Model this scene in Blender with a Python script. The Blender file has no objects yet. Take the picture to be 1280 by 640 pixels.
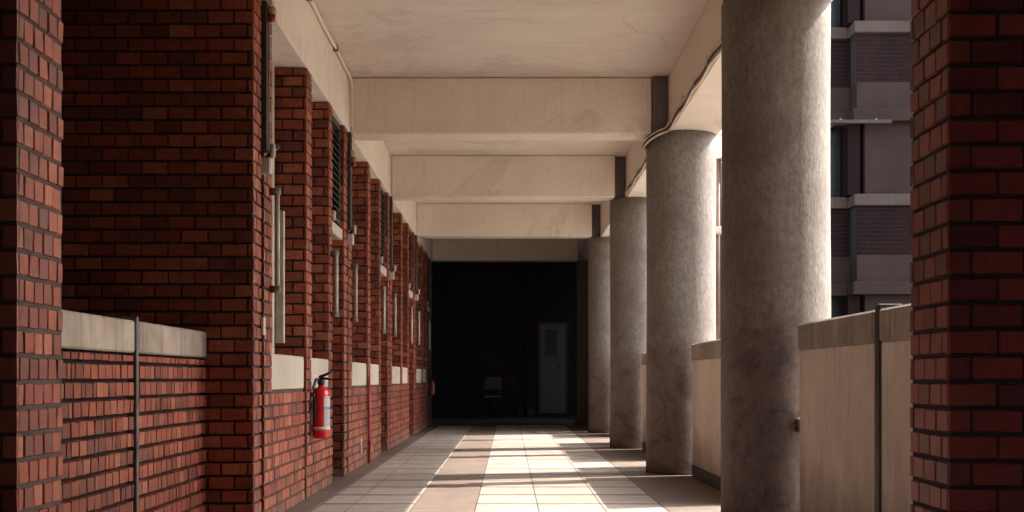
import bpy, math, random
from mathutils import Vector
random.seed(11)
S = bpy.context.scene
COL = S.collection
R = math.radians

# ------------------------------------------------------------------ materials
def new_mat(name):
    m = bpy.data.materials.new(name); m.use_nodes = True
    nt = m.node_tree
    return m, nt, nt.nodes['Principled BSDF']

def N(nt, typ, **kw):
    n = nt.nodes.new(typ)
    for k, v in kw.items():
        if k in n.inputs: n.inputs[k].default_value = v
        else: setattr(n, k, v)
    return n

def ramp(nt, fac, stops, interp='LINEAR'):
    r = nt.nodes.new('ShaderNodeValToRGB'); r.color_ramp.interpolation = interp
    e = r.color_ramp.elements
    while len(e) < len(stops): e.new(0.5)
    for i, (p, c) in enumerate(stops):
        e[i].position = p
        e[i].color = (c[0], c[1], c[2], 1) if not isinstance(c, (int, float)) else (c, c, c, 1)
    nt.links.new(fac, r.inputs['Fac']); return r.outputs['Color']

def mixc(nt, fac, a, b, mode='MIX'):
    m = nt.nodes.new('ShaderNodeMix'); m.data_type = 'RGBA'; m.blend_type = mode
    for sock, v in ((m.inputs[0], fac), (m.inputs[6], a), (m.inputs[7], b)):
        if hasattr(v, 'links'): nt.links.new(v, sock)
        elif isinstance(v, (int, float)): sock.default_value = v
        else: sock.default_value = (v[0], v[1], v[2], 1)
    return m.outputs[2]

def coords(nt, scale=(1, 1, 1)):
    t = nt.nodes.new('ShaderNodeTexCoord'); mp = nt.nodes.new('ShaderNodeMapping')
    oi = nt.nodes.new('ShaderNodeObjectInfo'); mu = nt.nodes.new('ShaderNodeVectorMath'); mu.operation = 'MULTIPLY_ADD'
    mu.inputs[1].default_value = (37, 23, 0); nt.links.new(oi.outputs['Random'], mu.inputs[0]); nt.links.new(t.outputs['Object'], mu.inputs[2])
    nt.links.new(mu.outputs[0], mp.inputs['Vector'])
    mp.inputs['Scale'].default_value = scale
    return mp.outputs['Vector']

def noise(nt, vec, scale, detail=4, rough=.55, dist=0):
    n = N(nt, 'ShaderNodeTexNoise'); n.inputs['Scale'].default_value = scale
    n.inputs['Detail'].default_value = detail; n.inputs['Roughness'].default_value = rough
    n.inputs['Distortion'].default_value = dist
    nt.links.new(vec, n.inputs['Vector']); return n.outputs['Fac']

def bump(nt, b, h, strength=.3, dist=.01):
    n = nt.nodes.new('ShaderNodeBump'); n.inputs['Strength'].default_value = strength
    n.inputs['Distance'].default_value = dist
    nt.links.new(h, n.inputs['Height']); nt.links.new(n.outputs['Normal'], b.inputs['Normal'])

def plain(name, c, rough=.6, metal=0, var=.25, scale=9, bmp=.15):
    m, nt, b = new_mat(name)
    f = noise(nt, coords(nt), scale, 5)
    lo = [x * (1 - var) for x in c]; hi = [min(1, x * (1 + var)) for x in c]
    nt.links.new(ramp(nt, f, [(.3, lo), (.7, hi)]), b.inputs['Base Color'])
    b.inputs['Roughness'].default_value = rough; b.inputs['Metallic'].default_value = metal
    if bmp: bump(nt, b, noise(nt, coords(nt), scale * 8, 3), bmp, .004)
    return m

def brick_mat(name, tones, matt=False):
    m, nt, b = new_mat(name)
    g = nt.nodes.new('ShaderNodeNewGeometry')
    base = ramp(nt, g.outputs['Random Per Island'], [(i / len(tones), t) for i, t in enumerate(tones)], 'CONSTANT')
    v = coords(nt)
    f1 = noise(nt, v, 38, 5, .65)
    f2 = noise(nt, coords(nt, (1, 1, .35)), 1.6, 4)
    c = mixc(nt, .55, base, ramp(nt, f1, [(.32, .45), (.68, 1.5)]), 'MULTIPLY')
    c = mixc(nt, .7, c, ramp(nt, f2, [(.3, .5), (.7, 1.3)]), 'MULTIPLY')
    # pale lime specks on the face of some bricks
    sp = ramp(nt, noise(nt, v, 95, 2), [(.70, 0.0), (.78, .35)])
    c = mixc(nt, sp, c, (.32, .24, .19))
    # salts and splash dirt creeping up from the floor
    sep = nt.nodes.new('ShaderNodeSeparateXYZ'); nt.links.new(v, sep.inputs[0])
    zr = nt.nodes.new('ShaderNodeMath'); zr.operation = 'MULTIPLY_ADD'; zr.inputs[1].default_value = .5
    nt.links.new(noise(nt, v, 7, 6, .7), zr.inputs[0]); nt.links.new(sep.outputs['Z'], zr.inputs[2])
    if not matt: c = mixc(nt, ramp(nt, zr.outputs[0], [(.20, .6), (.42, 0.0)]), c, (.25, .18, .14))
    nt.links.new(c, b.inputs['Base Color'])
    nt.links.new(ramp(nt, f1, [(.3, .32), (.7, .50)]), b.inputs['Roughness'])
    b.inputs['Specular IOR Level'].default_value = .05 if matt else .65
    if not matt: b.inputs['Specular Tint'].default_value = (1, .74, .58, 1)
    bump(nt, b, noise(nt, v, 140, 4, .7), .5, .004)
    return m

def plaster_mat(name, c, stain, amt=.5, streak=True, rough=.75, spec=.3, crack=False):
    m, nt, b = new_mat(name)
    v = coords(nt)
    big = noise(nt, v, 1.3, 6, .6, .4)
    col = mixc(nt, ramp(nt, big, [(.38, 0.0), (.72, amt)]), c, stain)
    if streak:
        st = noise(nt, coords(nt, (9, 9, .45)), 3.0, 5, .6)
        col = mixc(nt, ramp(nt, st, [(.52, 0.0), (.78, amt * .9)]), col, stain)
    if crack:        # hairline cracks and damp patches
        vo = nt.nodes.new('ShaderNodeTexVoronoi'); vo.feature = 'DISTANCE_TO_EDGE'; vo.inputs['Scale'].default_value = .75
        wv = nt.nodes.new('ShaderNodeMixRGB'); wv.inputs[0].default_value = .16
        nz = N(nt, 'ShaderNodeTexNoise'); nz.inputs['Scale'].default_value = 2.5; nz.inputs['Detail'].default_value = 6
        nt.links.new(v, nz.inputs['Vector']); nt.links.new(v, wv.inputs[1]); nt.links.new(nz.outputs['Color'], wv.inputs[2])
        nt.links.new(wv.outputs[0], vo.inputs['Vector'])
        cm = nt.nodes.new('ShaderNodeMath'); cm.operation = 'MULTIPLY'
        nt.links.new(ramp(nt, vo.outputs['Distance'], [(.0, 1.0), (.006, 0.0)]), cm.inputs[0])
        nt.links.new(ramp(nt, noise(nt, v, .9, 3), [(.50, 0.0), (.60, .32)]), cm.inputs[1])
        col = mixc(nt, cm.outputs[0], col, (.20, .15, .12))
        damp = noise(nt, v, .55, 7, .7, 1.2)
        col = mixc(nt, ramp(nt, damp, [(.55, 0.0), (.60, .28), (.63, .12), (.8, .30)]), col, (.40, .31, .24))
    if not streak:   # faint marks of the formwork boards, running across
        bm = noise(nt, coords(nt, (.5, 9, 1)), 2.2, 5, .65, .2)
        col = mixc(nt, .28, col, ramp(nt, bm, [(.3, .74), (.5, 1.0), (.72, 1.12)]), 'MULTIPLY')
    fine = noise(nt, v, 45, 4)
    col = mixc(nt, .3, col, ramp(nt, fine, [(.3, .75), (.7, 1.15)]), 'MULTIPLY')
    nt.links.new(col, b.inputs['Base Color']); b.inputs['Roughness'].default_value = rough
    b.inputs['Specular IOR Level'].default_value = spec
    bump(nt, b, noise(nt, v, 60, 6, .65), .3, .006)
    return m

def parapet_mat():
    m, nt, b = new_mat('stained_cream_parapet_paint')
    v = coords(nt)
    sep = nt.nodes.new('ShaderNodeSeparateXYZ'); nt.links.new(v, sep.inputs[0])
    col = mixc(nt, ramp(nt, noise(nt, v, 1.7, 7, .68, .6), [(.36, 0.0), (.66, .7)]), (.86, .76, .64), (.60, .49, .395))
    drip = noise(nt, coords(nt, (20, 20, .55)), 1.6, 6, .7)
    brk = noise(nt, v, 3.0, 4, .6)
    dm = nt.nodes.new('ShaderNodeMath'); dm.operation = 'MULTIPLY'
    nt.links.new(ramp(nt, drip, [(.50, 0.0), (.68, 1.0)]), dm.inputs[0]); nt.links.new(ramp(nt, brk, [(.42, 0.0), (.62, .85)]), dm.inputs[1])
    col = mixc(nt, dm.outputs[0], col, (.40, .30, .235))
    pale = noise(nt, coords(nt, (31, 31, .8)), 1.3, 5, .7)
    col = mixc(nt, ramp(nt, pale, [(.60, 0.0), (.70, .5)]), col, (.88, .80, .70))
    zr = nt.nodes.new('ShaderNodeMath'); zr.operation = 'MULTIPLY_ADD'; zr.inputs[1].default_value = .7
    nt.links.new(noise(nt, coords(nt, (3, 3, .8)), 3, 6, .7), zr.inputs[0]); nt.links.new(sep.outputs['Z'], zr.inputs[2])
    col = mixc(nt, ramp(nt, zr.outputs[0], [(.42, .75), (.78, 0.0)]), col, (.34, .26, .21))
    col = mixc(nt, ramp(nt, noise(nt, v, 48, 3, .8), [(.70, 0.0), (.76, .7)]), col, (.22, .17, .14))
    nt.links.new(col, b.inputs['Base Color']); b.inputs['Roughness'].default_value = .7
    bump(nt, b, noise(nt, v, 50, 6, .7), .4, .006)
    return m

def column_mat():
    m, nt, b = new_mat('board_marked_concrete')
    v = coords(nt)
    t = nt.nodes.new('ShaderNodeTexCoord'); sep = nt.nodes.new('ShaderNodeSeparateXYZ')
    nt.links.new(t.outputs['Object'], sep.inputs[0])
    streak = noise(nt, coords(nt, (10, 10, 2.2)), 3.0, 7, .72, .3)
    speck = noise(nt, coords(nt, (1, 1, .6)), 42, 4, .75)
    blotch = noise(nt, v, 2.2, 7, .66, .8)
    up = mixc(nt, ramp(nt, streak, [(.35, 0.0), (.65, 1.0)]), (.175, .152, .135), (.22, .197, .178))
    up = mixc(nt, .75, up, ramp(nt, speck, [(.32, .55), (.5, 1.0), (.68, 1.35)]), 'MULTIPLY')
    up = mixc(nt, ramp(nt, blotch, [(.46, 0.0), (.62, .55)]), up, (.135, .105, .09))
    # old repaint on the lower metre, ragged upper edge
    low = mixc(nt, ramp(nt, noise(nt, v, 3.6, 8, .7, 1.1), [(.36, 0.0), (.5, .7), (.66, 1.0)]), (.115, .086, .080), (.205, .160, .147))
    low = mixc(nt, .6, low, ramp(nt, speck, [(.32, .6), (.68, 1.3)]), 'MULTIPLY')
    add = nt.nodes.new('ShaderNodeMath'); add.operation = 'MULTIPLY_ADD'
    nt.links.new(noise(nt, v, 4.5, 5, .65), add.inputs[0]); add.inputs[1].default_value = .42
    nt.links.new(sep.outputs['Z'], add.inputs[2])
    edge = ramp(nt, add.outputs[0], [(0.0, 1.0), (.62, 1.0), (.645, 0.0)])
    dv = nt.nodes.new('ShaderNodeMath'); dv.operation = 'DIVIDE'; dv.inputs[1].default_value = 2.1
    nt.links.new(add.outputs[0], dv.inputs[0])
    for l in list(nt.links):
        if l.to_node.type == 'VALTORGB' and l.from_node == add: nt.links.remove(l)
    rn = [n for n in nt.nodes if n.type == 'VALTORGB' and not n.inputs['Fac'].links][0]
    nt.links.new(dv.outputs[0], rn.inputs['Fac'])
    col = mixc(nt, edge, up, low)
    # pits and chips
    vo = N(nt, 'ShaderNodeTexVoronoi'); vo.inputs['Scale'].default_value = 34
    nt.links.new(v, vo.inputs['Vector'])
    pits = ramp(nt, vo.outputs['Distance'], [(.06, 1.0), (.13, 0.0)])
    pm = nt.nodes.new('ShaderNodeMath'); pm.operation = 'MULTIPLY'
    nt.links.new(pits, pm.inputs[0]); nt.links.new(ramp(nt, noise(nt, v, 3, 3), [(.55, 0.0), (.6, 1.0)]), pm.inputs[1])
    col = mixc(nt, pm.outputs[0], col, (.10, .08, .07))
    nt.links.new(col, b.inputs['Base Color']); b.inputs['Roughness'].default_value = .85
    h = nt.nodes.new('ShaderNodeMath'); h.operation = 'ADD'
    nt.links.new(streak, h.inputs[0]); nt.links.new(noise(nt, v, 55, 6, .7), h.inputs[1])
    bump(nt, b, h.outputs[0], .28, .008)
    return m

def tile_mat(name, lo, hi, rough):
    m, nt, b = new_mat(name)
    g = nt.nodes.new('ShaderNodeNewGeometry')
    v = coords(nt)
    c = ramp(nt, g.outputs['Random Per Island'], [(0, lo), (1, hi)])
    c = mixc(nt, .6, c, ramp(nt, noise(nt, v, 3.2, 7, .65), [(.3, .72), (.65, 1.08)]), 'MULTIPLY')
    c = mixc(nt, ramp(nt, noise(nt, v, 17, 5, .7), [(.6, 0.0), (.8, .4)]), c, (.20, .16, .13))
    nt.links.new(c, b.inputs['Base Color'])
    nt.links.new(ramp(nt, noise(nt, v, 6, 5), [(.3, rough - .12), (.7, rough + .15)]), b.inputs['Roughness'])
    bump(nt, b, noise(nt, v, 40, 4), .08, .003)
    return m

def stone_mat(name, lo, hi):
    m, nt, b = new_mat(name)
    v = coords(nt)
    c = mixc(nt, ramp(nt, noise(nt, v, 70, 4, .8), [(.35, 0.0), (.65, 1.0)]), lo, hi)
    c = mixc(nt, .7, c, ramp(nt, noise(nt, coords(nt, (1, .4, 1)), 5, 6, .65), [(.3, .66), (.7, 1.12)]), 'MULTIPLY')
    nt.links.new(c, b.inputs['Base Color']); b.inputs['Roughness'].default_value = .6
    bump(nt, b, noise(nt, v, 80, 3), .25, .004)
    return m

def glass_mat(name, tint=(.05, .06, .06)):
    m, nt, b = new_mat(name)
    nt.nodes.remove(b)
    out = [n for n in nt.nodes if n.type == 'OUTPUT_MATERIAL'][0]
    tr = N(nt, 'ShaderNodeBsdfTransparent'); tr.inputs['Color'].default_value = (.55, .6, .58, 1)
    gl = N(nt, 'ShaderNodeBsdfGlossy'); gl.inputs['Roughness'].default_value = .08
    gl.inputs['Color'].default_value = (.8, .8, .8, 1)
    fr = N(nt, 'ShaderNodeFresnel'); fr.inputs['IOR'].default_value = 1.45
    mx = N(nt, 'ShaderNodeMixShader')
    nt.links.new(fr.outputs[0], mx.inputs[0]); nt.links.new(tr.outputs[0], mx.inputs[1]); nt.links.new(gl.outputs[0], mx.inputs[2])
    nt.links.new(mx.outputs[0], out.inputs[0])
    return m

RED = [(.25, .055, .031), (.30, .074, .038), (.215, .048, .030), (.275, .061, .033), (.145, .038, .027), (.335, .100, .053), (.235, .052, .031), (.18, .044, .029)]
DEEP = [(.27, .042, .036), (.32, .055, .042), (.21, .038, .036), (.29, .048, .038), (.15, .034, .035), (.31, .064, .046)]
M = {}
M['brick'] = brick_mat('glazed_red_brick', RED)
M['brick_deep'] = brick_mat('deep_red_brick', DEEP)
M['mortar'] = plain('dark_mortar', (.032, .024, .02), .9, var=.4, scale=14)
M['mortar_pale'] = plain('sandy_mortar', (.055, .038, .029), .9, var=.35, scale=14)
M['conc'] = column_mat()
M['neck'] = plaster_mat('bare_dark_concrete', (.15, .125, .12), (.09, .075, .075), .7)
M['coping'] = plaster_mat('weathered_coping_concrete', (.48, .38, .285), (.11, .075, .055), 1.0)
M['coping_dark'] = plaster_mat('brown_coping_concrete', (.47, .40, .34), (.14, .105, .09), 1.0)
M['sill'] = plaster_mat('smooth_sill_concrete', (.43, .365, .29), (.29, .24, .18), .5)
M['ceil'] = plaster_mat('cream_ceiling_paint', (.71, .635, .56), (.55, .46, .385), .45, streak=False, crack=True)
M['beam'] = plaster_mat('cream_beam_paint', (.80, .70, .605), (.56, .46, .375), .4, crack=True)
M['cream'] = plaster_mat('cream_wall_paint', (.86, .75, .63), (.42, .32, .25), .8)
M['parapet'] = parapet_mat()
M['wing'] = plaster_mat('grey_brown_render', (.20, .16, .135), (.12, .095, .08), .6)  # finish of the added sky-blocking wall
M['mortar_black'] = plain('shade_black_raked_mortar', (.010, .008, .007), .95, var=.4, scale=14)  # black puts the shade of the deep joints into the mortar colour
M['postpaint'] = plain('near_black_post_paint', (.016, .014, .013), .6, 0, .3)
M['black'] = plain('black_skirting_paint', (.018, .016, .016), .5, var=.3)
M['tile'] = tile_mat('pale_floor_tile', (.29, .246, .214), (.34, .292, .254), .42)
M['tan'] = stone_mat('brown_granite_paving', (.105, .076, .06), (.18, .136, .112))
M['kerb'] = stone_mat('dark_wall_kerb_stone', (.085, .06, .05), (.14, .10, .082))
M['grout'] = plain('dirty_grout', (.030, .020, .015), .9, var=.4)
M['metal'] = plain('dull_grey_steel', (.18, .17, .165), .45, .7, .3)
M['darkmetal'] = plain('dark_steel', (.035, .033, .032), .5, .3, .3)
M['white'] = plain('white_enamel', (.42, .385, .335), .35, 0, .12)
M['ivory'] = plain('ivory_plastic', (.50, .44, .36), .5, 0, .15)
M['frame'] = plain('cream_window_frame', (.46, .39, .29), .5, 0, .2)
M['olive'] = plain('dark_olive_paint', (.035, .034, .026), .5, 0, .3)
M['pipe'] = plain('brown_drain_pipe', (.15, .088, .068), .5, 0, .2)
M['red'] = plain('red_gloss_paint', (.52, .012, .018), .25, 0, .12, bmp=.03)
M['pipered'] = plain('aged_red_pipe_paint', (.26, .018, .02), .4, 0, .35)
M['dullred'] = plain('dimmed_red_vinyl', (.035, .010, .009), .6, 0, .3)  # red darkened to stand for the dimness of the far room
M['blackrub'] = plain('black_rubber', (.012, .012, .012), .45, 0, .2)
M['blue'] = plain('blue_label_ink', (.10, .18, .36), .5, 0, .1)
M['inkgrey'] = plain('grey_label_ink', (.25, .25, .26), .5, 0, .1)
M['yellow'] = plain('amber_plastic', (.35, .20, .04), .35, 0, .15)
M['wood'] = plain('dark_door_wood', (.05, .028, .018), .5, 0, .3)
M['glass'] = glass_mat('window_glass')
M['darkglass'] = plain('dark_window_glass', (.012, .014, .014), .25, 0, .2, bmp=0)  # opaque dark glass, dull enough to hide sky reflections
M['darkglass'].node_tree.nodes['Principled BSDF'].inputs['Specular IOR Level'].default_value = .2
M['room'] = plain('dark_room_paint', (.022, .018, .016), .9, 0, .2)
M['doorpaint'] = plain('grey_white_door_paint', (.11, .10, .092), .5, 0, .12)
M['cable'] = plain('buff_cable', (.62, .50, .39), .5, 0, .25)
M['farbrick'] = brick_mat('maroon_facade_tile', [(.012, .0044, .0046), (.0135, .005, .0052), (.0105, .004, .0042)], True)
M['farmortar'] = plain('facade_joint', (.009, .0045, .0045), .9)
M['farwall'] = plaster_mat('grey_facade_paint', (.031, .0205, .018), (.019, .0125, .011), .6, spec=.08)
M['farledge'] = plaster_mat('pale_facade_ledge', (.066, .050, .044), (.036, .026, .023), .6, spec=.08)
M['ground'] = plain('courtyard_paving', (.20, .18, .155), .9, 0, .3, 1.5)
M['bark'] = plain('grey_brown_bark', (.10, .075, .055), .9, 0, .35, 20, .6)
M['leaf'] = plain('dark_green_leaf', (.05, .085, .025), .55, 0, .45, 2.5, 0)

# ------------------------------------------------------------------ mesh builder
class MB:
    def __init__(s): s.v = []; s.f = []; s.m = []; s.sm = []
    def face(s, idx, mat=0, smooth=False): s.f.append(idx); s.m.append(mat); s.sm.append(smooth)
    def box(s, x0, x1, y0, y1, z0, z1, mat=0, bev=0):
        if bev <= 0:
            b = len(s.v)
            s.v += [(x, y, z) for z in (z0, z1) for y in (y0, y1) for x in (x0, x1)]
            for q in ((0, 2, 3, 1), (4, 5, 7, 6), (0, 1, 5, 4), (2, 6, 7, 3), (0, 4, 6, 2), (1, 3, 7, 5)):
                s.face([b + i for i in q], mat)
            return s
        e = min(bev, (x1 - x0) * .45, (y1 - y0) * .45, (z1 - z0) * .45)
        b = len(s.v); idx = {}
        lo = (x0, y0, z0); hi = (x1, y1, z1)
        for cx in (0, 1):
            for cy in (0, 1):
                for cz in (0, 1):
                    c = (cx, cy, cz)
                    for ax in range(3):
                        p = []
                        for k in range(3):
                            val = hi[k] if c[k] else lo[k]
                            if k != ax: val += -e if c[k] else e
                            p.append(val)
                        idx[(c, ax)] = len(s.v); s.v.append(tuple(p))
        def quad(a): s.face(a, mat)
        for ax in range(3):
            o = [k for k in range(3) if k != ax]
            for side in (0, 1):
                ring = []
                for a, bb in ((0, 0), (1, 0), (1, 1), (0, 1)):
                    c = [0, 0, 0]; c[ax] = side; c[o[0]] = a; c[o[1]] = bb
                    ring.append(idx[(tuple(c), ax)])
                flip = (side == 1) ^ (ax == 1)
                quad(ring if flip else ring[::-1])
        for ax in range(3):           # edges along axis ax
            o = [k for k in range(3) if k != ax]
            for a in (0, 1):
                for bb in (0, 1):
                    c0 = [0, 0, 0]; c0[o[0]] = a; c0[o[1]] = bb; c1 = list(c0); c1[ax] = 1
                    quad([idx[(tuple(c0), o[0])], idx[(tuple(c1), o[0])], idx[(tuple(c1), o[1])], idx[(tuple(c0), o[1])]])
        for cx in (0, 1):
            for cy in (0, 1):
                for cz in (0, 1):
                    quad([idx[((cx, cy, cz), k)] for k in range(3)])
        return s
    def tube(s, pts, r, seg=10, mat=0, caps=True):
        pts = [Vector(p) for p in pts]; rings = []
        for i, p in enumerate(pts):
            d = (pts[min(i + 1, len(pts) - 1)] - pts[max(i - 1, 0)]).normalized()
            a = d.cross(Vector((0, 0, 1)))
            if a.length < 1e-3: a = d.cross(Vector((1, 0, 0)))
            a.normalize(); c = d.cross(a)
            rr = r[i] if isinstance(r, (list, tuple)) else r
            b = len(s.v); rings.append(b)
            for k in range(seg):
                t = 2 * math.pi * k / seg
                s.v.append(tuple(p + a * (rr * math.cos(t)) + c * (rr * math.sin(t))))
        for i in range(len(rings) - 1):
            for k in range(seg):
                k2 = (k + 1) % seg
                s.face([rings[i] + k, rings[i] + k2, rings[i + 1] + k2, rings[i + 1] + k], mat, True)
        if caps:
            s.face([rings[0] + k for k in range(seg)][::-1], mat); s.face([rings[-1] + k for k in range(seg)], mat)
        return s
    def lathe(s, prof, seg=48, mat=0, cx=0, cy=0, a0=0, a1=2 * math.pi):
        full = abs(a1 - a0 - 2 * math.pi) < 1e-6
        n = seg if full else seg + 1
        rings = []
        for r, z in prof:
            b = len(s.v); rings.append(b)
            for k in range(n):
                t = a0 + (a1 - a0) * k / seg
                s.v.append((cx + r * math.cos(t), cy + r * math.sin(t), z))
        for i in range(len(prof) - 1):
            for k in range(seg):
                k2 = (k + 1) % n
                s.face([rings[i] + k, rings[i] + k2, rings[i + 1] + k2, rings[i + 1] + k], mat, True)
        if full:
            if prof[0][0] > 1e-4: s.face([rings[0] + k for k in range(n)][::-1], mat)
            if prof[-1][0] > 1e-4: s.face([rings[-1] + k for k in range(n)], mat)
        return s
    def bricks(s, o, u, n, W, z0, z1, L=.148, c=.0764, jh=.011, jv=.007, depth=.013, mat=0, mix=0.0, phase=0.0, jit=.0016):
        """courses of single bricks standing proud of the mortar; o = lower corner on the finished face"""
        o = Vector(o); u = Vector(u); n = Vector(n); up = Vector((0, 0, 1))
        k0 = int(math.floor(z0 / c)); k1 = int(math.ceil(z1 / c - 1e-6))
        flip = u.cross(up).dot(n) < 0
        for k in range(k0, k1):
            b0 = max(k * c + jh / 2, z0 + .001); b1 = min((k + 1) * c - jh / 2, z1 - .001)
            if b1 - b0 < .012: continue
            x = -L * (.5 if k % 2 else 0) - phase * L
            while x < W:
                ln = L
                if mix and random.random() < mix: ln = L * random.choice((.5, .5, .75))
                a0 = max(x + jv / 2, 0); a1 = min(x + ln - jv / 2, W); x += ln
                if a1 - a0 < .012: continue
                e = .003; pr = random.uniform(-jit, jit)
                b = len(s.v)
                zo = b0 - o.z; zp = b1 - o.z
                for (aa, zz) in ((a0, zo), (a1, zo), (a1, zp), (a0, zp)):
                    s.v.append(tuple(o + u * aa + up * zz - n * depth))
                for (aa, zz) in ((a0 + e, zo + e), (a1 - e, zo + e), (a1 - e, zp - e), (a0 + e, zp - e)):
                    j = [random.uniform(-.002, .002) for _ in range(3)]
                    s.v.append(tuple(o + u * (aa + j[0]) + up * (zz + j[1]) + n * (pr + j[2] * .6)))
                q = [[4, 5, 6, 7], [0, 1, 5, 4], [1, 2, 6, 5], [2, 3, 7, 6], [3, 0, 4, 7]]
                for f in q: s.face([b + i for i in (f[::-1] if flip else f)], mat)
        return s
    def build(s, name, mats, parent=None, org=(0, 0, 0)):
        me = bpy.data.meshes.new(name)
        o3 = Vector(org)
        if parent is not None: o3 = Vector(parent['_org'])
        me.from_pydata([tuple(Vector(p) - o3) for p in s.v], [], s.f)
        for m in (mats if isinstance(mats, (list, tuple)) else [mats]): me.materials.append(M[m])
        me.polygons.foreach_set('material_index', s.m); me.polygons.foreach_set('use_smooth', s.sm)
        me.update()
        ob = bpy.data.objects.new(name, me); COL.objects.link(ob)
        if parent is not None: ob.parent = parent
        else: ob.location = o3
        ob['_org'] = tuple(o3)
        return ob

def tag(o, label=None, cat=None, group=None, kind=None):
    if label: o['label'] = label
    if cat: o['category'] = cat
    if group: o['group'] = group
    if kind: o['kind'] = kind
    return o

def thing(name, loc, label, cat, group=None):
    o = bpy.data.objects.new(name, None); COL.objects.link(o); o.location = loc; o['_org'] = tuple(loc)
    o.empty_display_size = .1
    return tag(o, label, cat, group)

ORD = ['first', 'second', 'third', 'fourth', 'fifth', 'sixth']
XW = -1.42          # face of the left wall
ZB, ZC = 3.04, 3.55  # beam soffit, ceiling
YEND = 22.3
BAY = [6.69, 10.36, 14.10, 17.95]
NXT = BAY[1:] + [21.88]

# ------------------------------------------------------------------ setting: ground, floor, ceiling
tag(MB().box(-150, 150, -150, 150, -.6, -.15).build('ground', 'ground'), 'grey paved ground outside the arcade', 'ground', kind='structure')

fl = MB()
fl.box(-5, 1.95, -9, 29, -.15, -.0022, 0)
xs_tile = [(-1.262, -1.05), (-1.05, -.637), (-.218, .192), (.192, .622), (.622, 1.02)]
rows = [8.14 + .63 * k for k in range(-28, 33)]
for y in rows:
    if y < -8.9 or y > 21.8: continue
    if y < 5.3: continue      # unseen nearer paving is darker stone, chosen to cut light bounced onto the bricks
    for (a, b) in xs_tile:
        fl.box(a + .003, b - .003, y + .03, y + .63 - .03, -.012, random.uniform(-.0006, .0004), 1, .0015)
y = -9
for i in range(23):
    for q in range(3):
        fl.box(-1.262 + q * .93, -1.262 + (q + 1) * .93 - .008, -9 + i * .6225, -9 + (i + 1) * .6225 - .008, -.012, -.0005, 2, .0015)
fl.box(-2.4, 2.4, 22.36, 27.6, -.012, 0, 4)  # far room floor coloured near black in place of its shade
y = 5.32
while y < 22.3:
    L = 1.26 * random.choice((1, 1, 1.5))
    fl.box(-.633, -.222, y + .006, min(y + L, 22.35) - .006, -.012, -.0005, 2, .0015)
    fl.box(1.024, 1.94, y + .006, min(y + L, 22.35) - .006, -.012, -.0005, 2, .0015)
    fl.box(-1.60, -1.268, y + .004, min(y + L, 22.35) - .004, -.012, .004, 3, .004)
    y += L
tag(fl.build('floor', ['grout', 'tile', 'tan', 'kerb', 'room']), 'floor of pale tile strips and brown granite strips', 'floor', kind='structure')

cl = MB()
cl.box(XW - .29, 1.885, 6.7, 29, ZC, ZC + .18, 0).box(XW - .29, 1.885, 3.45, 6.699, ZC, ZC + .18, 1).box(-5, XW - .291, 3.45, 29, ZC, ZC + .18, 1).box(-2.6, 2.6, -9.2, 3.449, ZC - .02, ZC + .18, 1)  # unseen near, side and passage parts made dark to cut bounced light
tag(cl.build('ceiling', ['ceil', 'neck']), 'flat cream painted arcade ceiling, unseen parts darkened to cut bounce', 'ceiling', kind='structure')

# longitudinal beams
tag(MB().box(XW - .3, XW, 3.3, YEND + .3, ZB, ZC - .002, 0, .008).build('edge_beam', 'beam', org=(XW, 12, ZB)),
    'long cream edge beam above the brick piers and windows', 'beam')
tag(MB().box(1.425, 1.885, 3.3, YEND + .3, ZB, ZC - .002, 0, .01).build('edge_beam', 'beam', org=(1.6, 12, ZB)),
    'long cream edge beam carried on the round concrete columns', 'beam')
# cross beams
blabels = ['nearest and widest cream cross beam under the ceiling', 'second cream cross beam from the camera, dark joint along its top',
           'third cream cross beam from the camera', 'farthest cross beam, directly above the dark doorway']
for k, y in enumerate((6.56, 10.75, 14.5, 18.5, YEND)):
    o = MB().box(XW + .003, 1.283, y, y + .32, ZB + .002, ZC - .003, 0, .012).build('cross_beam', 'beam', org=(0, y, ZB))
    tag(o, blabels[k - 1] if k else 'cross beam level with the nearest column, just above the picture', 'beam', 'cross beams under the ceiling')

# ------------------------------------------------------------------ columns
XC, RC = 1.56, .313
clabels = ['nearest round concrete column, bright along one edge', 'second round concrete column, cables bending round its top',
           'third round concrete column from the camera', 'farthest round concrete column beside the dark doorway']
for k, y in enumerate((7.02, 10.87, 14.78, 18.82)):
    t = thing('round_column', (XC, y, 0), clabels[k], 'column', 'round concrete columns')
    prof = [(RC + .004, 0)] + [(RC + .003 * math.sin(z * 2.1 + k), z) for z in [i * .16 for i in range(1, 19)]] + [(RC, ZB - .003)]
    MB().lathe(prof, 72, 0, XC, y).build('shaft', 'conc', t)
    MB().box(1.287, 1.422, y - .16, y + .2, ZB - .002, ZC - .004, 0, .006).build('neck', 'neck', t)

# ------------------------------------------------------------------ right parapets
XP0, XP1 = 1.605, 1.65
def parapet(y0, y1, label):
    t = thing('parapet', (XP0, (y0 + y1) / 2, 0), label, 'parapet', 'cream parapets between the columns')
    b = MB().box(XP0, XP1, y0, y1, .095, 1.008, 0, .006)
    b.build('panel', 'parapet', t)
    MB().box(XP0 - .010, XP1 + .004, y0 - .004, y1 + .004, 1.008, 1.15, 0, .01).build('coping', 'coping_dark', t)
    MB().box(XP0 - .004, XP1, y0, y1, -.004, .094, 0).build('skirting', 'black', t)
parapet(3.9, 5.17, 'cream parapet end showing beside the near brick pillar')
parapet(5.27, 6.63, 'nearest full cream parapet panel, before the nearest column')
parapet(8.08, 10.50, 'cream parapet with black skirting between the two nearest columns')
parapet(11.24, 11.7, 'short parapet stub behind the second column')
parapet(12.37, 14.40, 'cream parapet glimpsed between the second and third columns')
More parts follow.
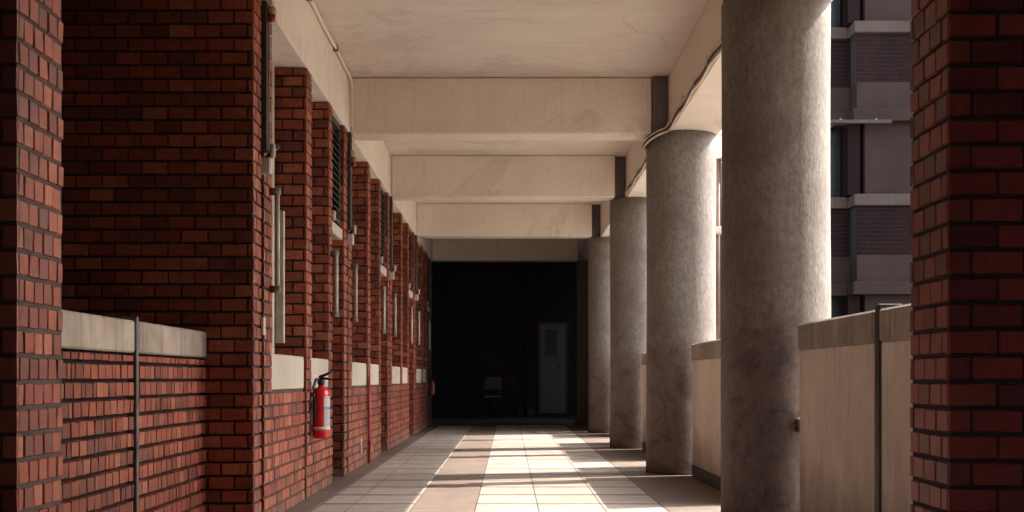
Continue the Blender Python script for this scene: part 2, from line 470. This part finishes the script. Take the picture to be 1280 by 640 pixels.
parapet(15.15, 16.0, 'short parapet stub behind the third column')
parapet(17.3, 18.42, 'cream parapet just before the farthest column')
t = thing('joint_post', (1.68, 5.22, 0), 'slim dark steel post in the gap of the near parapet', 'post')
MB().box(1.60, 1.70, 5.187, 5.252, 0, 1.165, 0, .004).build('post', 'darkmetal', t)
MB().box(1.597, 1.70, 5.184, 5.255, 1.165, 1.172, 0, .002).build('cap', 'darkmetal', t)
t = thing('parapet_bracket', (1.62, 6.66, .5), 'small rusty bracket between near parapet and nearest column', 'bracket')
MB().box(1.595, 1.66, 6.635, 6.70, .55, .63, 0, .006).build('plate', 'pipe', t)
MB().tube([(1.594, 6.652, .57), (1.586, 6.652, .57)], .009, 8).build('bolt', 'darkmetal', t)
MB().tube([(1.594, 6.652, .61), (1.586, 6.652, .61)], .009, 8).build('bolt', 'darkmetal', t)

# drain pipes outside
plabels = ['drain pipe outside, hidden behind the near brick pillar', 'drain pipe outside behind the nearest column',
           'brown drain pipe with pale clamp seen just past the second column', 'farthest brown drain pipe outside the parapet']
for k, y in enumerate((6.6, 10.3, 13.75, 17.3)):
    t = thing('drain_pipe', (2.40, y, -.15), plabels[k], 'drain pipe', 'drain pipes along the eave')
    MB().tube([(2.40, y, -.15), (2.40, y, 3.36)], .03 if k == 2 else .055, 14).build('pipe', 'pipe', t)
    MB().box(2.30, 2.62, y - .12, y + .12, 3.36, 3.62, 0, .012).box(2.28, 2.64, y - .14, y + .14, 3.62, 3.68, 0, .008).box(1.888, 2.28, y - .06, y + .06, 3.63, 3.67).build('rain_head', 'beam', t)
    if k != 3:
        o = thing('outer_post', (2.52, y, -.15), ['dark outer post hidden behind the near brick pillar', 'dark outer post hidden behind the nearest column', 'dark outer post beside the pale clamped drain pipe'][k], 'post', 'dark posts outside the parapet')
        MB().box(2.46, 2.60, y - .06, y + .22, -.15, 3.355, 0, .01).build('shaft', 'postpaint', o)
        MB().box(2.42, 2.64, y - .07, y + .26, -.15, .05, 0, .01).build('base', 'neck', o)
    for z in (.7, 2.54):
        MB().tube([(2.40, y, z - .045), (2.40, y, z + .045)], .06, 14).box(2.34, 2.46, y - .075, y - .055, z - .03, z + .03).build('clamp', 'ivory', t)

# closed wall past the farthest column, end jambs
def concrete_wall(name, box, label, mat='cream', cat='wall'):
    return tag(MB().box(*box, 0, .006).build(name, mat, org=((box[0] + box[1]) / 2, (box[2] + box[3]) / 2, box[4])), label, cat)
concrete_wall('side_wall', (1.60, 1.83, 19.25, 22.29, .002, ZB - .002), 'plain wall closing the arcade past the farthest column', 'neck')
concrete_wall('door_jamb', (1.265, 1.83, 22.3, 22.6, .002, ZB - .001), 'dark grey jamb on the column side of the far doorway', 'neck', 'jamb')
concrete_wall('door_jamb', (-1.72, -1.44, 22.3, 22.6, .002, ZB - .001), 'dark grey jamb on the brick side of the far doorway', 'neck', 'jamb')

# ------------------------------------------------------------------ far dark room
def room_part(box, label):
    tag(MB().box(*box).build('room_wall', 'room', org=((box[0] + box[1]) / 2, (box[2] + box[3]) / 2, 0)), label, 'wall')
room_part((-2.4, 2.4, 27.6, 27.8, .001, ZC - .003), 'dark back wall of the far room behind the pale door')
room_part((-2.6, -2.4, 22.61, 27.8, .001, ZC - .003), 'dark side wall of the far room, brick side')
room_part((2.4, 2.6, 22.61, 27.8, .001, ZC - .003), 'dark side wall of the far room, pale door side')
t = thing('panel_door', (1.0, 27.55, 0), 'pale door with dark glazed upper panel inside the dark room', 'door')
d = MB().box(.72, .84, 27.54, 27.59, .05, 2.08, 0, .004).box(1.10, 1.30, 27.54, 27.59, .05, 2.08, 0, .004)
d.box(.841, 1.099, 27.54, 27.59, .05, 1.36, 0).box(.841, 1.099, 27.54, 27.59, 1.98, 2.08, 0)
d.build('leaf', 'doorpaint', t)
MB().box(.841, 1.099, 27.56, 27.57, 1.361, 1.979).build('pane', 'blackrub', t)
MB().tube([(1.22, 27.54, 1.14), (1.22, 27.48, 1.14)], .012, 8).tube([(1.22, 27.485, 1.14), (1.12, 27.485, 1.14)], .012, 8).build('handle', 'metal', t)
MB().box(.66, .715, 27.53, 27.6, 0.002, 2.14).box(1.305, 1.36, 27.53, 27.6, 0.002, 2.14).box(.716, 1.304, 27.53, 27.6, 2.085, 2.14).build('frame', 'darkmetal', t)
def chair(x, y, rot, label, zoff=0):
    t = thing('chair', (x, y, 0), label, 'chair', 'red chairs in the dark room')
    def P(px, py, pz): 
        c, s = math.cos(rot), math.sin(rot); return (x + px * c - py * s, y + px * s + py * c, pz)
    for sx, sy in ((-.19, -.19), (.19, -.19), (-.19, .19), (.19, .19)):
        pts = [P(sx * 1.1, sy * 1.1, .002), P(sx, sy, .44)]
        if sy > 0: pts.append(P(sx, sy * 1.15, .86))
        MB().tube(pts, .012, 8).build('leg', 'darkmetal', t)
    def slab(cs, name):
        b = MB(); base = len(b.v)
        b.v += [P(*c) for c in cs]
        for q in ((0, 3, 2, 1), (4, 5, 6, 7), (0, 1, 5, 4), (1, 2, 6, 5), (2, 3, 7, 6), (3, 0, 4, 7)): b.face(list(q))
        b.build(name, 'dullred', t)
    slab([(-.21, -.21, .44), (.21, -.21, .44), (.21, .21, .44), (-.21, .21, .44), (-.2, -.2, .475), (.2, -.2, .475), (.2, .2, .475), (-.2, .2, .475)], 'seat')
    slab([(-.2, .20, .62), (.2, .20, .62), (.2, .235, .62), (-.2, .235, .62), (-.19, .215, .88), (.19, .215, .88), (.19, .25, .88), (-.19, .25, .88)], 'backrest')
chair(-.42, 26.0, R(200), 'red seated metal chair standing clear in the dark room')
chair(.02, 26.8, R(160), 'red seated metal chair beside the leaning brooms')
for k, (x, dx, l) in enumerate(((.30, .12, 1.65), (.45, .06, 1.5))):
    t = thing('broom', (x, 27.2, 0), ['taller broom leaning in the dark room', 'shorter broom leaning nearest the pale door'][k], 'broom', 'brooms in the dark room')
    MB().tube([(x, 27.2, .16), (x + dx, 27.57, l)], .013, 8).build('handle', 'wood', t)
    MB().box(x - .13, x + .13, 27.17, 27.23, .002, .16, 0, .01).build('bristles', 'wood', t)

# ------------------------------------------------------------------ brick pieces of the left wall
def pier(x0, x1, y0, y1, z0, z1, label, mat='brick', name='brick_pier', faces='fr', cat='brick pier', group='brick piers along the corridor', L=.148, Ls=None, mort='mortar', d=.013):
    """x1 = corridor face. faces: f (towards -Y), r (+X), l (-X), b (+Y)"""
    b = MB()
    b.box(x0 + (d if 'l' in faces else 0), x1 - (d if 'r' in faces else 0), y0 + (d if 'f' in faces else 0), y1 - (d if 'b' in faces else 0), z0, z1, 1)
    if 'f' in faces: b.bricks((x0, y0, z0), (1, 0, 0), (0, -1, 0), x1 - x0, z0, z1, L, depth=d, mat=0, phase=random.random() * .2)
    if 'b' in faces: b.bricks((x0, y1, z0), (1, 0, 0), (0, 1, 0), x1 - x0, z0, z1, L, depth=d, mat=0)
    yy = y0 + (d + .0015 if 'f' in faces else .001); ye = y1 - (d + .0015 if 'b' in faces else .001)
    if 'r' in faces: b.bricks((x1, yy, z0), (0, 1, 0), (1, 0, 0), ye - yy, z0, z1, Ls or L, depth=d, mat=0, phase=.5)
    if 'l' in faces: b.bricks((x0, yy, z0), (0, 1, 0), (-1, 0, 0), ye - yy, z0, z1, Ls or L, depth=d, mat=0, phase=.5)
    return tag(b.build(name, [mat, mort], org=(x1, (y0 + y1) / 2, z0)), label, cat, group)

ZT = ZB - .002
# the near pair of pillars
pier(-4.999, XW, 3.47, 3.825, 0.005, ZC - .004, 'nearest brick pillar, its corridor face glowing beside the brick parapet', L=.148, Ls=.074, mort='mortar_pale', d=.006, cat='brick pillar', group='near brick pillars')  # outer stretch runs on unseen, added to stop a light leak
pier(1.272, 2.4, 3.47, 3.81, 0.001, ZC - .004, 'near brick pillar standing beside the cream parapet', 'brick_deep', faces='flb', L=.152, Ls=.098, d=.008, cat='brick pillar', group='near brick pillars')

wg = MB().box(2.402, 12, 3.483, 3.797, -.15, 9.0, 0)  # unseen wall added to block sky from the camera-facing brick
tag(wg.build('sky_block_wall', ['wing', 'sill'], org=(7, 3.64, -.15)), 'unseen grey brown wall added beside the near pillar to block sky', 'wall')
# brick parapet beside the near pillar
t = thing('brick_parapet', (-1.69, 5.5, 0), 'low brick parapet with weathered concrete coping in front of the big brick wall', 'parapet')
for (a, bb) in ((3.84, 5.405), (5.445, 6.685)):
    b = MB().box(-1.90, -1.69 - .028, a, bb, .001, .96, 1)
    b.bricks((-1.69, a, .001), (0, 1, 0), (1, 0, 0), bb - a, .001, .955, .088, jh=.013, jv=.004, depth=.029, mat=0, mix=.3)
    b.build('brick_panel', ['brick', 'mortar_black'], t)
    MB().box(-1.91, -1.683, a, bb - .002, .965, 1.11, 0, .008).build('coping', 'coping', t)
MB().box(-1.75, -1.675, 5.412, 5.438, .002, 1.13, 0, .004).build('joint_strip', 'metal', t)

# wall end and pier facing the camera
pier(-5, XW, BAY[0], BAY[0] + .20, .005, ZT + .001, 'big brick wall end facing the camera behind the brick parapet', name='brick_wall', cat='brick wall', group=None, Ls=.11)

bayname = ['nearest', 'second', 'third', 'farthest']
def window(y0, y1, label):
    X = -1.63; z0, z1 = 1.003, ZT - .002
    t = thing('window', (X, (y0 + y1) / 2, z0), label, 'window', 'tall windows over concrete sills')
    f = MB().box(X - .05, X, y0, y0 + .06, z0, z1, 0, .004).box(X - .05, X, y1 - .06, y1, z0, z1, 0, .004)
    f.box(X - .05, X, y0 + .061, y1 - .061, z0, z0 + .06, 0, .004).box(X - .05, X, y0 + .061, y1 - .061, z1 - .06, z1, 0, .004)
    f.build('frame', 'frame', t)
    ym = (y0 + y1) / 2
    MB().box(X - .045, X - .006, ym - .025, ym + .025, z0 + .061, z1 - .061, 0, .004).box(X - .045, X - .006, y0 + .061, ym - .026, 2.1, 2.15).box(X - .045, X - .006, ym + .026, y1 - .061, 2.1, 2.15).build('mullion', 'frame', t)
    for a, bb in ((y0 + .061, ym - .026), (ym + .026, y1 - .061)):
        MB().box(X + .03, X + .09, y1 - .13, y1 - .095, z0 + .09, 2.0, 0, .004).build('sash', 'frame', t) if a == y0 + .061 and label.startswith('first window of the nearest') else None
        MB().box(X - .03, X - .025, a, bb, z0 + .061, 2.099).box(X - .03, X - .025, a, bb, 2.151, z1 - .061).build('pane', 'glass', t)

def spandrel(y0, y1, label):
    t = thing('window_wall', (XW, (y0 + y1) / 2, 0), label, 'low wall', 'brick walls under the windows')
    b = MB().box(-1.75, XW - .013, y0, y1, .005, .776, 1)
    b.bricks((XW, y0, .005), (0, 1, 0), (1, 0, 0), y1 - y0, .005, .776, .148, depth=.013, mat=0, mix=.12)
    b.build('brickwork', ['brick', 'mortar_pale'], t)
    MB().box(-1.75, XW - .006, y0 + .003, y1 - .003, .78, 1.0, 0, .006).build('sill', 'sill', t)

def tube_bar(y, z0, z1, label):
    t = thing('grab_bar', (XW, y, z0), label, 'grab bar', 'white upright bars beside the doors')
    x = XW + .045
    MB().tube([(x, y, z0), (x, y, z1)], .0145, 12).build('bar', 'white', t)
    for z in (z0 + .02, z1 - .02):
        MB().tube([(XW + .002, y, z), (x + .018, y, z)], .022, 12).build('end_cap', 'metal', t)

def louver(y0, y1, x0, x1, z0, label):
    t = thing('louver_panel', (XW, (y0 + y1) / 2, z0), label, 'louver panel', 'louver panels over the doors')
    z1 = 3.02
    f = MB().box(x0, x1, y0, y0 + .03, z0, z1, 0, .003).box(x0, x1, y1 - .03, y1, z0, z1, 0, .003)
    f.box(x0, x1, y0 + .031, y1 - .031, z0, z0 + .04).box(x0, x1, y0 + .031, y1 - .031, z1 - .04, z1)
    f.box(x0, x0 + .01, y0 + .031, y1 - .031, z0 + .041, z1 - .041)
    f.build('frame', 'olive', t)
    s = MB(); z = z0 + .06
    while z < z1 - .08:
        b = len(s.v); a, c = y0 + .032, y1 - .032
        s.v += [(x1 - .004, a, z), (x1 - .004, c, z), (x1 - .05, c, z + .045), (x1 - .05, a, z + .045),
                (x1 - .004, a, z + .008), (x1 - .004, c, z + .008), (x1 - .05, c, z + .053), (x1 - .05, a, z + .053)]
        for q in ((0, 3, 2, 1), (4, 5, 6, 7), (0, 1, 5, 4), (1, 2, 6, 5), (2, 3, 7, 6), (3, 0, 4, 7)): s.face([b + i for i in q])
        z += .055
    s.build('slats', 'olive', t)
    MB().box(x1 - .10, x1 + .02, y0 + .01, y1 - .01, z0 - .13, z0 - .035, 0, .008).build('bracket', 'ivory', t)
    MB().tube([(x1 - .02, y0 + .08, z0 - .035), (x1 + .02, y0 + .10, z0 + .02), (x1 + .035, y0 + .16, z0 + .05)], .014, 8).build('catch', 'blackrub', t)
    MB().tube([(x1 + .025, y0 + .05, z0 - .03), (x1 + .03, y0 + .02, z0 + .04)], .016, 8).build('knob', 'white', t)

def door(y0, y1, label):
    X = -1.80
    t = thing('side_door', (X, (y0 + y1) / 2, 0), label, 'door', 'dark doors in the brick wall')
    MB().box(X - .05, X, y0 + .05, y1 - .05, .03, 2.08, 0, .004).build('leaf', 'wood', t)
    MB().box(X - .06, X + .02, y0, y0 + .048, .006, 3.0).box(X - .06, X + .02, y1 - .048, y1, .006, 3.0).box(X - .06, X + .02, y0 + .049, y1 - .049, 2.085, 3.0).build('frame', 'olive', t)
    MB().tube([(X, y0 + .12, 1.0), (X + .05, y0 + .12, 1.0)], .012, 8).tube([(X + .045, y0 + .12, 1.0), (X + .045, y0 + .22, 1.0)], .012, 8).build('handle', 'metal', t)

def lamp(y, z, label):
    t = thing('signal_lamp', (XW, y, z), label, 'lamp', 'small signal lamps high on the wall')
    x = XW + .05
    MB().box(XW + .001, x + .01, y - .02, y + .02, z + .06, z + .10, 0, .004).build('mount', 'ivory', t)
    MB().lathe([(.012, z + .05), (.024, z + .04), (.027, z + .02), (.024, z)], 16, 0, x, y).build('dome', 'yellow', t)
    MB().lathe([(.024, z - .001), (.024, z - .025), (.015, z - .04), (.002, z - .045)], 16, 0, x, y).build('lens', 'pipered', t)


for k, y in enumerate(BAY):
    n = bayname[k]; e = NXT[k]
    if k:
        pier(-1.95, XW, y, y + .20, .005, ZT, f'brick pier splitting the {ORD[k-1]} doorway recess from the camera')
    pier(-1.74, XW, y + .29, y + .51, .005, ZT, f'slim brick pier on the near side of the {n} bay of windows', Ls=.11)
    spandrel(y + .511, y + 1.66, f'brick wall and sill under the first window of the {n} bay')
    window(y + .511, y + 1.66, f'first window of the {n} bay, cream framed')
    pier(-1.74, XW, y + 1.75, y + 1.96, .005, ZT, f'middle brick pier between the two windows of the {n} bay', Ls=.105)
    spandrel(y + 1.961, y + 2.80, ['brick wall and sill behind the red extinguisher', 'brick wall and sill past the red riser pipe',
             'brick wall and sill under the second window of the third bay', 'last brick wall and sill before the dark end'][k])
    window(y + 1.961, y + 2.80, ['window above the red extinguisher', 'second window of the second bay', 'second window of the third bay', 'last window before the dark end'][k])
    pier(-1.74, XW, y + 2.801, y + 2.98, .005, ZT, f'brick pier on the far side of the {n} bay of windows', Ls=.09)
    door(y + 2.99, e - .01, f'dark door in the recess past the {n} bay of windows')
    louver(y + 3.02, e - .03, -1.62, XW - .03, 2.17, f'dark louver panel on the near side of the {ORD[k]} doorway recess')
    tube_bar(y + 2.89, 1.34, 1.87, f'white upright bar on the far pier of the {n} bay')
    louver(y + .203, y + .287, -1.60, XW + .03, 2.16, f'dark narrow louver panel at the near end of the {n} bay')
    tube_bar(y + .44, 1.36, 1.88 if k else 1.98, f'white upright bar on the near pier of the {n} bay')
for y, z, l in ((BAY[0] + .24, 2.95, 'red and yellow signal lamp high on the big brick wall end'),
                (BAY[1] + .24, 2.76, 'red and yellow signal lamp by the first doorway recess'),
                (BAY[3] + .24, 2.86, 'red and yellow signal lamp nearest the dark end')):
    lamp(y, z, l)
concrete_wall('classroom_wall', (-5.2, -5.0, 3.47, 22.6, -.001, ZC - .003), 'plain inner wall behind the windows', 'room')
concrete_wall('cross_wall', (-5, -1.76, 21.9, 22.29, .001, ZC - .003), 'cross wall at the far end behind the brick piers', 'room')
# conduit along the beam
t = thing('conduit', (XW, 12, ZC), 'thin cream conduit along the top of the brick side edge beam', 'conduit')
pts = [(XW + .022, 3.9 + i * .3, ZC - .035 + .006 * math.sin(i * 1.7)) for i in range(23)]
MB().tube(pts + [(XW + .022, 10.66, ZC - .06), (XW + .022, 10.68, ZC - .2), (XW + .022, 10.68, ZB + .05)], .013, 8).build('pipe', 'beam', t)
for yy in (5.2, 7.1, 8.4, 9.7): MB().box(XW + .001, XW + .042, yy - .012, yy + .012, ZC - .055, ZC - .015).build('clip', 'metal', t)

# ------------------------------------------------------------------ fire extinguishers and riser
def extinguisher(x, y, z, label, s=1.0):
    t = thing('fire_extinguisher', (x, y, z), label, 'fire extinguisher', 'red fire extinguishers on the brick wall')
    r = .061 * s
    MB().lathe([(r * .86, z), (r, z + .012), (r, z + .305 * s), (r * .93, z + .335 * s), (r * .7, z + .358 * s), (r * .36, z + .372 * s), (r * .34, z + .385 * s)], 40, 0, x, y).build('cylinder', 'red', t)
    a0, a1 = R(-62), R(48)
    g = MB().lathe([(r + .0012, z + .085 * s), (r + .0012, z + .30 * s)], 20, 0, x, y, a0, a1)
    for i, (zz, h) in enumerate(((.283, .008), (.262, .006), (.248, .004), (.190, .005), (.178, .005), (.166, .005), (.154, .005), (.142, .005), (.13, .005), (.108, .006), (.097, .006))):
        g.lathe([(r + .002, z + zz * s), (r + .002, z + (zz + h) * s)], 14, 1, x, y, a0 + .15, a1 - .15 - .25 * (i % 3))
    g.lathe([(r + .002, z + .205 * s), (r + .002, z + .228 * s)], 14, 2, x, y, a0 + .1, a1 - .1)
    g.build('label_sticker', ['white', 'inkgrey', 'blue'], t)
    MB().lathe([(r + .004, z + .060 * s), (r + .005, z + .072 * s), (r + .004, z + .084 * s)], 40, 0, x, y).build('strap', 'ivory', t)
    MB().lathe([(.026, z + .385 * s), (.026, z + .42 * s), (.018, z + .43 * s), (.018, z + .45 * s)], 20, 0, x, y).build('valve', 'darkmetal', t)
    v = MB()
    zz = z + .44 * s
    v.tube([(x - .012, y, zz), (x + .05, y - .03, zz + .022), (x + .085, y - .045, zz + .042)], [.011, .010, .007], 8)
    v.tube([(x - .012, y, zz - .01), (x + .05, y - .03, zz - .012), (x + .075, y - .04, zz - .02)], [.010, .009, .007], 8)
    v.build('lever', 'blackrub', t)
    h = [(x - .01, y - .01, zz - .02), (x - .03, y - .04, zz - .018), (x - .042, y - .068, zz - .07), (x - .040, y - .062, zz - .16), (x - .036, y - .06, zz - .31)]
    MB().tube(h, .012, 10).build('hose', 'blackrub', t)
    MB().box(XW + .001, x - r * .9, y - .03, y + .03, z + .30 * s, z + .33 * s).build('wall_hook', 'metal', t)
extinguisher(-1.348, 8.62, .42, 'near red fire extinguisher with white label hung on the brick wall')
extinguisher(-1.352, 21.2, .55, 'tiny far red extinguisher at the dark end of the brick wall', .7)
t = thing('riser_pipe', (XW + .03, 11.95, 0), 'thin red upright pipe with small valve against the brick wall', 'pipe')
MB().tube([(XW + .03, 11.95, .005), (XW + .03, 11.95, .87)], .012, 10).build('pipe', 'pipered', t)
MB().tube([(XW + .03, 11.95, .20), (XW + .06, 11.93, .20)], .022, 12).build('valve', 'pipered', t)
t = thing('socket_plate', (XW, 11.5, .2), 'small white plate low on the brick wall beside the red pipe', 'socket')
MB().box(XW - .002, XW + .012, 11.46, 11.53, .14, .27, 0, .003).build('plate', 'white', t)
MB().box(XW + .0125, XW + .016, 11.48, 11.51, .17, .24).build('outlet', 'inkgrey', t)
t = thing('wall_plate', (XW, 6.86, 1.5), 'small ivory plate on the corner of the big brick wall end', 'plate')
MB().box(XW + .001, XW + .02, 6.86, 6.91, 1.10, 1.20, 0, .003).build('plate', 'ivory', t)

# ------------------------------------------------------------------ cables on the column side
t = thing('cable_run', (1.4, 8, ZB), 'wavy buff cables clipped along the edge beam and round the second column', 'cable')
for q in range(3):
    pts = []
    for i in range(80):
        y = 3.9 + i * .0835
        pts.append((1.405 - .006 * q, y, ZB - .006 + .021 * q + .011 * math.sin(i * .62 + q * .5) + .006 * math.sin(i * .23 + q)))
    d = .017 * q
    pts += [(1.385, 10.56, ZB - .018 + d), (1.31, 10.585, ZB - .045 + d), (1.25, 10.66, ZB - .075 + d), (1.222, 10.78, ZB - .095 + d),
            (1.222, 10.94, ZB - .10 + d), (1.26, 11.10, ZB - .07 + d), (1.35, 11.22, ZB - .02 + d)]
    for i in range(1, 33):
        pts.append((1.405 - .006 * q, 11.22 + i * .1, ZB + .012 + .018 * q + .011 * math.sin(i * .7 + q)))
    MB().tube(pts, .0095, 8).build('cable', 'cable' if q != 1 else 'darkmetal', t)
for yy in (5.0, 6.2, 7.4, 8.4, 9.0, 9.6, 10.2, 11.9, 12.9):
    MB().box(1.388, 1.424, yy - .008, yy + .008, ZB + .052, ZB + .066).box(1.382, 1.387, yy - .008, yy + .008, ZB + .0, ZB + .066).build('clip', 'ivory', t)

# ------------------------------------------------------------------ building across the courtyard
YF = 24.0
t = thing('facade_building', (10, YF, 0), 'dark maroon and grey building across the courtyard beside the near pillar', 'building')
X0, X1, XS = 2.6, 20.0, 6.95
def storey(zb, top):
    # zb: bottom of the ledge under the brick band
    for (a, b_, yo) in ((X0, XS, .45), (XS, X1, 0)):
        y = YF + yo
        bw = MB().box(a, b_, y + .004, y + .4, zb - .98, zb, 1)
        bw.bricks((a, y, zb - .98), (1, 0, 0), (0, -1, 0), b_ - a, zb - .98, zb, .24, .085, .008, .006, .004)
        bw.build('brick_band', ['farbrick', 'farmortar'], t)
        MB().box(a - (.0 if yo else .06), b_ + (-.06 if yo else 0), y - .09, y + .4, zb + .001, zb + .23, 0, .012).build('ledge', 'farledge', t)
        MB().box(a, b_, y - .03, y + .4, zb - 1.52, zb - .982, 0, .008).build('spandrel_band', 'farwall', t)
        MB().box(a - (.0 if yo else .1), b_ + (-.1 if yo else 0), y - .16, y + .4, zb - 1.78, zb - 1.522, 0, .012).build('slab_edge', 'farwall', t)
for zb in (7.75 + 3.47, 7.75, 4.30):
    storey(zb, 0)
    w0, w1 = zb + .232, zb + 3.47 - 1.782
    if zb > 10: w1 = zb + 1.6
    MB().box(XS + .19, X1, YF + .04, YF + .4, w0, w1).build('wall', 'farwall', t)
    MB().box(XS - .14, XS + .11, YF + .10, YF + .5, w0, w1, 0, .008).build('pier', 'farbrick', t)
    for wx in range(3):
        cx = 9.4 + wx * 3.4
        f = MB().box(cx - .8, cx + .8, YF - .01, YF + .035, w0 + .1, w1 - .15)
        f.build('window', 'farledge', t)
    f = MB().box(X0, XS - .15, YF + .62, YF + .66, w0, w1); f.build('pane', 'darkglass', t)
    f = MB()
    for wx in range(5): f.box(X0 + .1 + wx * .95, X0 + .16 + wx * .95, YF + .56, YF + .615, w0, w1)
    f.build('window_frame', 'darkmetal', t)
MB().box(XS + .19, X1, YF + .04, YF + .4, -.15, 4.30 - 1.782).build('wall', 'farwall', t)
MB().box(XS - .14, XS + .11, YF + .10, YF + .5, -.15, 4.30 - 1.782, 0, .008).build('pier', 'farbrick', t)
MB().box(X0, XS - .15, YF + .62, YF + .66, -.15, 4.30 - 1.782).build('pane', 'darkglass', t)
MB().box(X0, X1, YF + 4, YF + 4.3, -.15, 14).build('back_wall', 'room', t)
MB().box(X0 - .1, X0, YF + .4, YF + 4, -.15, 14).build('end_wall', 'farwall', t)
MB().box(X0 - .1, X1, YF + .4, YF + 4.3, 12.84, 13.1).build('roof', 'farwall', t)
t2 = thing('awning_rod', (7, YF - .4, 5.8), 'pale awning rod on the maroon building under a slab edge', 'light fixture')
MB().box(6.2, 7.52, YF - .45, YF - .37, 5.86, 5.93, 0, .01).build('tube', 'farledge', t2)  # plain rod of an awning, no lamp
MB().box(7.2, 7.24, YF - .43, YF - .17, 5.93, 5.955).box(6.5, 6.54, YF - .43, YF + .28, 5.93, 5.955).build('arm', 'metal', t2)

# tree standing in the courtyard, a sliver of it shows past the second column
def tree(x, y, h, rad, label, n=2600):
    t = thing('tree', (x, y, -.15), label, 'tree', 'courtyard trees')
    b = MB(); b.tube([(x, y, -.15), (x + .05, y, h * .25), (x - .04, y + .05, h * .5), (x, y, h * .85)], [.13, .10, .07, .02], 10)
    for i in range(9):
        a = i * 2.4; z = h * (.3 + .05 * i); l = rad * (.9 - .05 * i)
        b.tube([(x, y, z), (x + l * .5 * math.cos(a), y + l * .5 * math.sin(a), z + .35), (x + l * math.cos(a), y + l * math.sin(a), z + .6)], [.05, .03, .01], 6)
    b.build('trunk', 'bark', t)
    c = MB()
    cl_ = [(x + random.gauss(0, rad * .5), y + random.gauss(0, rad * .5), h * random.uniform(.3, 1.0)) for _ in range(46)]
    for i in range(n):
        q = random.choice(cl_)
        p = Vector((q[0] + random.gauss(0, .28), q[1] + random.gauss(0, .28), q[2] + random.gauss(0, .24)))
        u = Vector((random.uniform(-1, 1), random.uniform(-1, 1), random.uniform(-1, 1))).normalized()
        w = u.orthogonal().normalized(); l = random.uniform(.06, .12)
        bb = len(c.v)
        c.v += [tuple(p - u * l), tuple(p + w * l * .4), tuple(p + u * l), tuple(p - w * l * .4)]
        c.face([bb, bb + 1, bb + 2, bb + 3])
    c.build('crown', 'leaf', t)
tree(3.75, 21.6, 4.6, .55, 'dark leafy tree glimpsed past the second column')

# ------------------------------------------------------------------ unseen passage round the camera, added to keep sky off camera-facing bricks
pas = MB().box(-2.6, -2.4, -9, -3.2, .001, ZC - .023).box(-2.6, -2.4, -.6, 3.46, .001, ZC - .023).box(-2.6, -2.4, -3.199, -.601, .001, 1.0).box(-2.6, -2.4, -3.199, -.601, 2.9, ZC - .023)  # opening added to let skylight onto the right near pillar
tag(pas.build('added_passage_wall', 'brick_deep', org=(-2.5, -3, 0)), 'unseen brick wall beside the camera, opening added for light', 'wall')
pas = MB().box(2.41, 2.6, -9, 3.46, .001, ZC - .003)
tag(pas.build('added_passage_wall', 'brick_deep', org=(2.5, -3, 0)), 'unseen brick passage wall added on the column side to block sky', 'wall')
pas = MB().box(-2.6, 2.6, -9.2, -9.001, .001, ZC - .003)
tag(pas.build('added_passage_wall', 'room', org=(0, -9.1, 0)), 'unseen passage end wall added behind the camera to block sky', 'wall')

# ------------------------------------------------------------------ light, sky, camera
sd = Vector((1, .27, 1.2)).normalized()
sun = bpy.data.lights.new('sun', 'SUN'); sun.energy = 2.25; sun.angle = R(.4); sun.color = (1, .915, .80)
so = bpy.data.objects.new('sun', sun); COL.objects.link(so); so.rotation_euler = sd.to_track_quat('Z', 'Y').to_euler()
so.location = sd * 40
w = bpy.data.worlds.new('World'); S.world = w; w.use_nodes = True
nt = w.node_tree; bg = nt.nodes['Background']
sky = nt.nodes.new('ShaderNodeTexSky'); sky.sky_type = 'NISHITA'; sky.sun_disc = False
sky.sun_elevation = math.asin(sd.z); sky.sun_rotation = math.atan2(sd.x, sd.y)
sky.dust_density = 3.0; sky.air_density = 1.0; sky.ozone_density = .6
hs = nt.nodes.new('ShaderNodeHueSaturation'); hs.inputs['Saturation'].default_value = .45   # hazy, milky sky
nt.links.new(sky.outputs[0], hs.inputs['Color']); nt.links.new(hs.outputs['Color'], bg.inputs['Color']); bg.inputs['Strength'].default_value = .15

cam = bpy.data.cameras.new('camera'); co = bpy.data.objects.new('camera', cam); COL.objects.link(co)
co.location = (0, 0, .85); co.rotation_euler = (R(90), 0, 0)
cam.sensor_width = 36; cam.lens = 36 * 1500 / 1280
cam.shift_x = 4 / 1280; cam.shift_y = (473 - 320) / 1280
cam.clip_start = .05; cam.clip_end = 600
S.camera = co
S.view_settings.view_transform = 'Standard'; S.view_settings.look = 'None'
S.view_settings.gamma = 1; S.view_settings.exposure = 2.8
S.cycles.max_bounces = 12; S.cycles.diffuse_bounces = 8; S.cycles.sample_clamp_indirect = 0
S.cycles.use_denoising = True
for o in bpy.data.objects:
    if '_org' in o: del o['_org']
